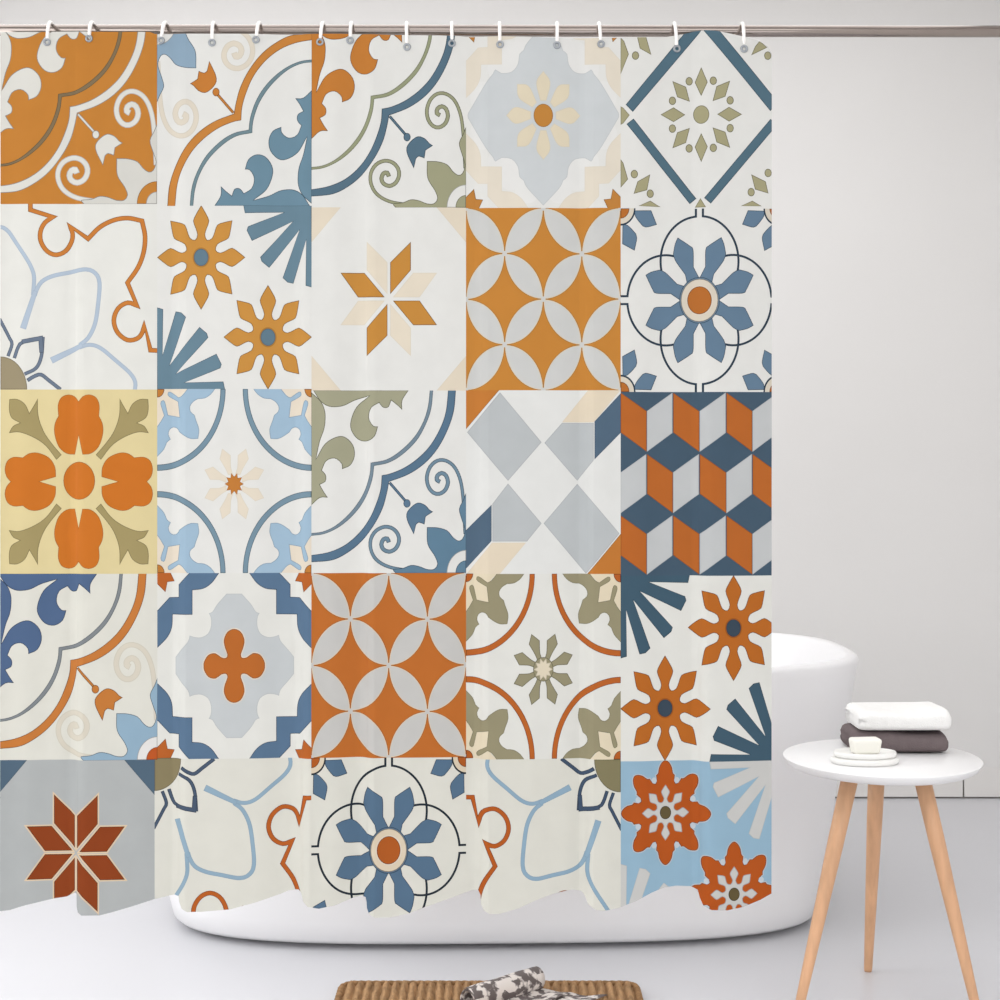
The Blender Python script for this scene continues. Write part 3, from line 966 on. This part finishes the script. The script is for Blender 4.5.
def towel(name, m, x0, x1, y0, y1, z0, h, nfold, lab, seed, skew=0.0):
    """a towel folded in layers: the left end shows the separate turns, the front is one smooth fold"""
    rnd = random.Random(seed)
    nx, ns = 40, 44
    rings = []
    for i in range(nx + 1):
        u = i / nx
        x = x0 + (x1 - x0) * u
        # ends are rounded
        e = min(u, 1 - u) * (x1 - x0)
        r = 0.018
        k = 1.0 if e > r else math.sqrt(max(0, 1 - ((r - e) / r) ** 2)) * 0.62 + 0.38
        ring = []
        hh = h * (0.96 + 0.05 * math.sin(u * 5 + seed))
        ky = 1.0 if e > r else 1 - (1 - math.sqrt(max(0, 1 - ((r - e) / r) ** 2))) * 0.16
        zc = z0 + hh / 2
        for j in range(ns):
            a = 2 * PI * j / ns
            c, s = math.cos(a), math.sin(a)
            yy = math.copysign(abs(c) ** 0.42, c); zz = math.copysign(abs(s) ** 0.62, s)
            # folded edges: shallow grooves between the layers on the back and at the left end
            if nfold > 1 and abs(c) > 0.75:
                gmask = (1.0 if c > 0 else max(0, 1 - u * 6))
                yy *= 1 - 0.055 * gmask * math.exp(-(zz / 0.13) ** 2)
            y = (y0 + y1) / 2 + (y1 - y0) / 2 * yy * ky + skew * (u - .5)
            z = zc + hh / 2 * zz * (k if zz > 0 else (k * 0.35 + 0.65))
            z += 0.0016 * math.sin(7 * u + 3 * yy + seed) * (zz > 0.3)
            xx = x
            if u < 0.12 and nfold > 1:
                xx += (0.12 - u) * 0.09 * math.exp(-(zz / 0.22) ** 2)
            ring.append((xx, y, max(z, z0)))
        rings.append(ring)
    vs, fs = loft(rings)
    org = Vector(((x0 + x1) / 2, (y0 + y1) / 2, z0))
    o = mesh_obj(name, [Vector(v) - org for v in vs], fs, m)
    o.location = org
    return tag(o, lab, 'towel', 'folded towels on the side table')


def X(px, D): return (px - 500) / F * D


towel('folded_towel', M['towel_g'], X(838.5, 3.548), X(946, 3.42), 3.388, 3.545, ZT + .0002, .0490, 2, 'dark taupe grey towel folded under the white towel', 1)
towel('folded_towel', M['towel_w'], X(843.5, 3.55), X(948.5, 3.42), 3.384, 3.548, ZT + .0496, .0505, 2, 'fluffy white towel folded on top of the grey towel', 3)

# ------------------------------------------------------------------ soap dish and soap
sx, sy = X(865, 3.29), 3.292
dish = empty('soap_dish', (sx, sy, ZT))
tag(dish, 'low oval white ceramic soap dish at the front of the round table', 'soap dish')


def disc(name, prof, parent, m, n=64, fy=0.62):
    vs, fs = loft([[(r * math.cos(2 * PI * k / n), r * fy * math.sin(2 * PI * k / n), z) for k in range(n)] for r, z in prof])
    return mesh_obj(name, vs, fs, m, parent)


disc('saucer', [(.062, 0.0), (.070, .001), (.0745, .005), (.0755, .010), (.0735, .0135), (.068, .0145), (.03, .0142)], dish, M['ceramic'])
disc('tray', [(.060, .0145), (.0655, .0155), (.069, .019), (.0695, .024), (.0672, .0272), (.0635, .0275), (.060, .0235), (.052, .021), (.02, .0205)], dish, M['ceramic'])
so = empty('soap_bar', (X(865.5, 3.293), 3.296, ZT + .0208))
bm = bmesh.new()
bmesh.ops.create_cube(bm, size=1.0)
for v in bm.verts:
    top = v.co.z > 0
    v.co = Vector((v.co.x * (.068 if top else .058), v.co.y * (.040 if top else .034), (v.co.z + .5) * .034))
bmesh.ops.bevel(bm, geom=list(bm.edges), offset=.0085, segments=5, affect='EDGES', profile=.55)
me2 = bpy.data.meshes.new('soap_bar'); bm.to_mesh(me2); bm.free()
me2.materials.append(M['soap'])
for p in me2.polygons: p.use_smooth = True
bpy.data.objects.remove(so)
so = link('soap_bar', me2); so.location = (X(865.5, 3.293), 3.296, ZT + .0209); so.rotation_euler.z = 0.12
tag(so, 'cream white rounded bar of soap lying in the oval dish', 'soap')

# ------------------------------------------------------------------ woven mat
mx0, mx1, my0, my1 = -.362, .312, 2.95, 3.455
mat_o = empty('woven_mat', ((mx0 + mx1) / 2, (my0 + my1) / 2, 0))
tag(mat_o, 'ribbed tan woven jute mat on the floor in front of the bathtub', 'mat')
cx_, cy_ = (mx0 + mx1) / 2, (my0 + my1) / 2
hw, hd = (mx1 - mx0) / 2, (my1 - my0) / 2
nr = 33                          # ribs
pitch = 2 * hw / nr
nxm, nym = nr * 8, 110
vs, fs = [], []
for j in range(nym + 1):
    for i in range(nxm + 1):
        x = -hw + 2 * hw * i / nxm; y = -hd + 2 * hd * j / nym
        # ribs lean a little and each is plaited
        ph = (x + 0.0012 * math.sin(y * 95 + i)) / pitch
        rib = abs(math.sin(PI * ph))
        pl = abs(math.sin(PI * (y / 0.021 + 0.5 * math.floor(ph)) + (ph % 1) * 1.5))
        ex, ey = hw - abs(x), hd - abs(y)
        ed = min(1.0, math.sqrt(max(0.0, min(ex, ey)) / 0.014))
        z = 0.004 + ed * (0.005 + 0.012 * rib ** 0.7 + 0.0045 * pl * rib)
        # rounded corners
        r = .03
        if ex < r and ey < r:
            dd = math.hypot(r - ex, r - ey)
            if dd > r:
                f_ = r / dd
                x = math.copysign(hw - r + (r - ex) * f_, x); y = math.copysign(hd - r + (r - ey) * f_, y); z = 0.004
        vs.append((x, y, z))
nt_ = len(vs)
for j in range(nym):
    for i in range(nxm):
        p = j * (nxm + 1) + i
        fs.append((p, p + 1, p + nxm + 2, p + nxm + 1))
mesh_obj('weave', vs, fs, M['jute'], mat_o)
# bound edge: a twisted cord all round
path = []
r = .03
for (ccx, ccy, a0) in ((hw - r, hd - r, 0), (-hw + r, hd - r, 90), (-hw + r, -hd + r, 180), (hw - r, -hd + r, 270)):
    for k in range(9):
        a = math.radians(a0 + k * 90 / 8); path.append(Vector((ccx + r * math.cos(a), ccy + r * math.sin(a), 0.0105)))
dense = []
for i in range(len(path)):
    a, b = path[i], path[(i + 1) % len(path)]
    k = max(1, int((b - a).length / .0028))
    dense += [a.lerp(b, q_ / k) for q_ in range(k)]
L = len(dense); rings = []; s_acc = 0
for i in range(L):
    tdir = (dense[(i + 1) % L] - dense[i - 1]).normalized()
    s_acc += (dense[i] - dense[i - 1]).length if i else 0
    up = Vector((0, 0, 1)); sd = tdir.cross(up)
    ring = []
    for k in range(14):
        a = 2 * PI * k / 14
        rr = .0088 * (0.86 + 0.16 * abs(math.sin(1.5 * a - s_acc * 2 * PI / .034)))
        ring.append(dense[i] + (sd * math.cos(a) + up * math.sin(a)) * rr)
    rings.append(ring)
rings.append(rings[0])
vs, fs = loft(rings, False, False)
mesh_obj('edge_binding', vs, fs, M['jute_b'], mat_o)

# ------------------------------------------------------------------ rolled newspaper
A = Vector((X(537, 3.37), 3.372, 0)); B = Vector((X(467, 3.235), 3.235, 0))
ax = (A - B); Ln = ax.length; ax.normalize()
pr = Vector((ax.y, -ax.x, 0))         # to the right / towards the lens
zb = 0.0245
news = empty('rolled_newspaper', ((A.x + B.x) / 2, (A.y + B.y) / 2, zb))
tag(news, 'half rolled newspaper with dark printed pictures lying on the woven mat', 'newspaper')
R0 = .0265


def sheet(name, prof, l0, l1, parent, nl=14, wob=0.0012, dr=None):
    dr = pr if dr is None else dr
    """prof: (across, height) curve swept along the roll's axis"""
    vs, fs, uv = [], [], []
    s = 0; acc = []
    for i, (a, h) in enumerate(prof):
        if i: s += math.hypot(a - prof[i - 1][0], h - prof[i - 1][1])
        acc.append(s)
    for k in range(nl + 1):
        for i, (a, h) in enumerate(prof):
            q_ = l0 + (l1 - l0) * k / nl
            q_ += 0.004 * math.sin(acc[i] * 40)
            w = wob * math.sin(k * 0.9 + i * 0.35)
            vs.append(ax * (q_ - Ln / 2) + dr * (a + w) + Vector((0, 0, max(h + w, .0006)))); uv.append((q_, acc[i]))
    m = len(prof)
    for k in range(nl):
        for i in range(m - 1):
            fs.append((k * m + i, k * m + i + 1, (k + 1) * m + i + 1, (k + 1) * m + i))
    me = bpy.data.meshes.new(name); me.from_pydata([tuple(v) for v in vs], [], fs)
    ul = me.uv_layers.new(name='UVMap')
    for lp in me.loops: ul.data[lp.index].uv = uv[lp.vertex_index]
    for p in me.polygons: p.use_smooth = True
    me.materials.append(M['news'])
    o = link(name, me, parent)
    md = o.modifiers.new('thick', 'SOLIDIFY'); md.thickness = 0.0012; md.offset = 0
    return o


sp_ = []
for k in range(90):
    a = k / 89 * 2 * PI * 2.6
    r = R0 - 0.008 * (1 - k / 89)
    sp_.append((r * math.sin(a), R0 + .002 - r * math.cos(a)))
sheet('roll', sp_, 0, Ln, news)
pg = [(0.004 + k * .0085, .003 + .006 * math.exp(-k / 3.0) + .002 * math.sin(k * .8)) for k in range(20)]
pd = Vector((.985, -.17, 0))
sheet('loose_page', pg, .012, Ln * .95, news, dr=pd)
pg = [(0.006 + k * .0085, .0075 + .008 * math.exp(-k / 3.0) + .002 * math.sin(k * .7 + 1)) for k in range(12)]
sheet('loose_page', pg, .03, Ln * .84, news, dr=pd)

# ------------------------------------------------------------------ light
def area(name, loc, rot, sx_, sy_, e, col):
    l = bpy.data.lights.new(name, 'AREA'); l.shape = 'RECTANGLE'; l.size = sx_; l.size_y = sy_; l.energy = e; l.color = col
    o = bpy.data.objects.new(name, l); C.objects.link(o); o.location = loc; o.rotation_euler = rot
    return o


area('window_daylight', (-2.62, ym, (wz0 + wz1) / 2), (0, -PI / 2, 0), 1.9, 3.8, 36, (0.97, 0.985, 1.0))
area('added_overhead_fill', (-0.2, 3.75, WT - .03), (0, 0, 0), 3.6, 2.1, 30, (0.99, 0.995, 1.0))  # added fill, no known lamp: brightens tub, wall, floor and table
w = bpy.data.worlds.new('room_ambience'); bpy.context.scene.world = w
w.use_nodes = True
wn = w.node_tree; bg = wn.nodes['Background']
tc = wn.nodes.new('ShaderNodeTexCoord'); sx_ = wn.nodes.new('ShaderNodeSeparateXYZ')
wn.links.new(tc.outputs['Generated'], sx_.inputs[0])
cr = wn.nodes.new('ShaderNodeValToRGB')
mr = wn.nodes.new('ShaderNodeMapRange'); mr.inputs[1].default_value = -1; mr.inputs[2].default_value = 1
wn.links.new(sx_.outputs['Z'], mr.inputs[0]); wn.links.new(mr.outputs[0], cr.inputs[0])
el = cr.color_ramp.elements
el[0].position = 0.0; el[0].color = (.79, .79, .80, 1)
el[1].position = 1.0; el[1].color = (1, 1, 1, 1)
for p_, v_ in ((.41, .82), (.43, .14), (.495, .14), (.53, .85)):  # invented dark horizon band, gives the rod a dark reflected stripe
    e = el.new(p_); e.color = (v_ * .99, v_ * .995, v_, 1)
wn.links.new(cr.outputs[0], bg.inputs[0])
bg.inputs[1].default_value = 2.35

# ------------------------------------------------------------------ camera
cd = bpy.data.cameras.new('camera'); cam = bpy.data.objects.new('camera', cd); C.objects.link(cam)
cam.location = (0, 0, HC); cam.rotation_euler = (PI / 2, 0, 0)
cd.sensor_width = 36; cd.lens = 36 * F / 1000; cd.shift_y = -(500 - HY) / 1000; cd.clip_start = 0.05
sc = bpy.context.scene
sc.camera = cam
sc.view_settings.view_transform = 'Standard'; sc.view_settings.look = 'None'
sc.view_settings.exposure = 0.0; sc.view_settings.gamma = 1.0
try: sc.view_settings.use_curve_mapping = False
except Exception: pass
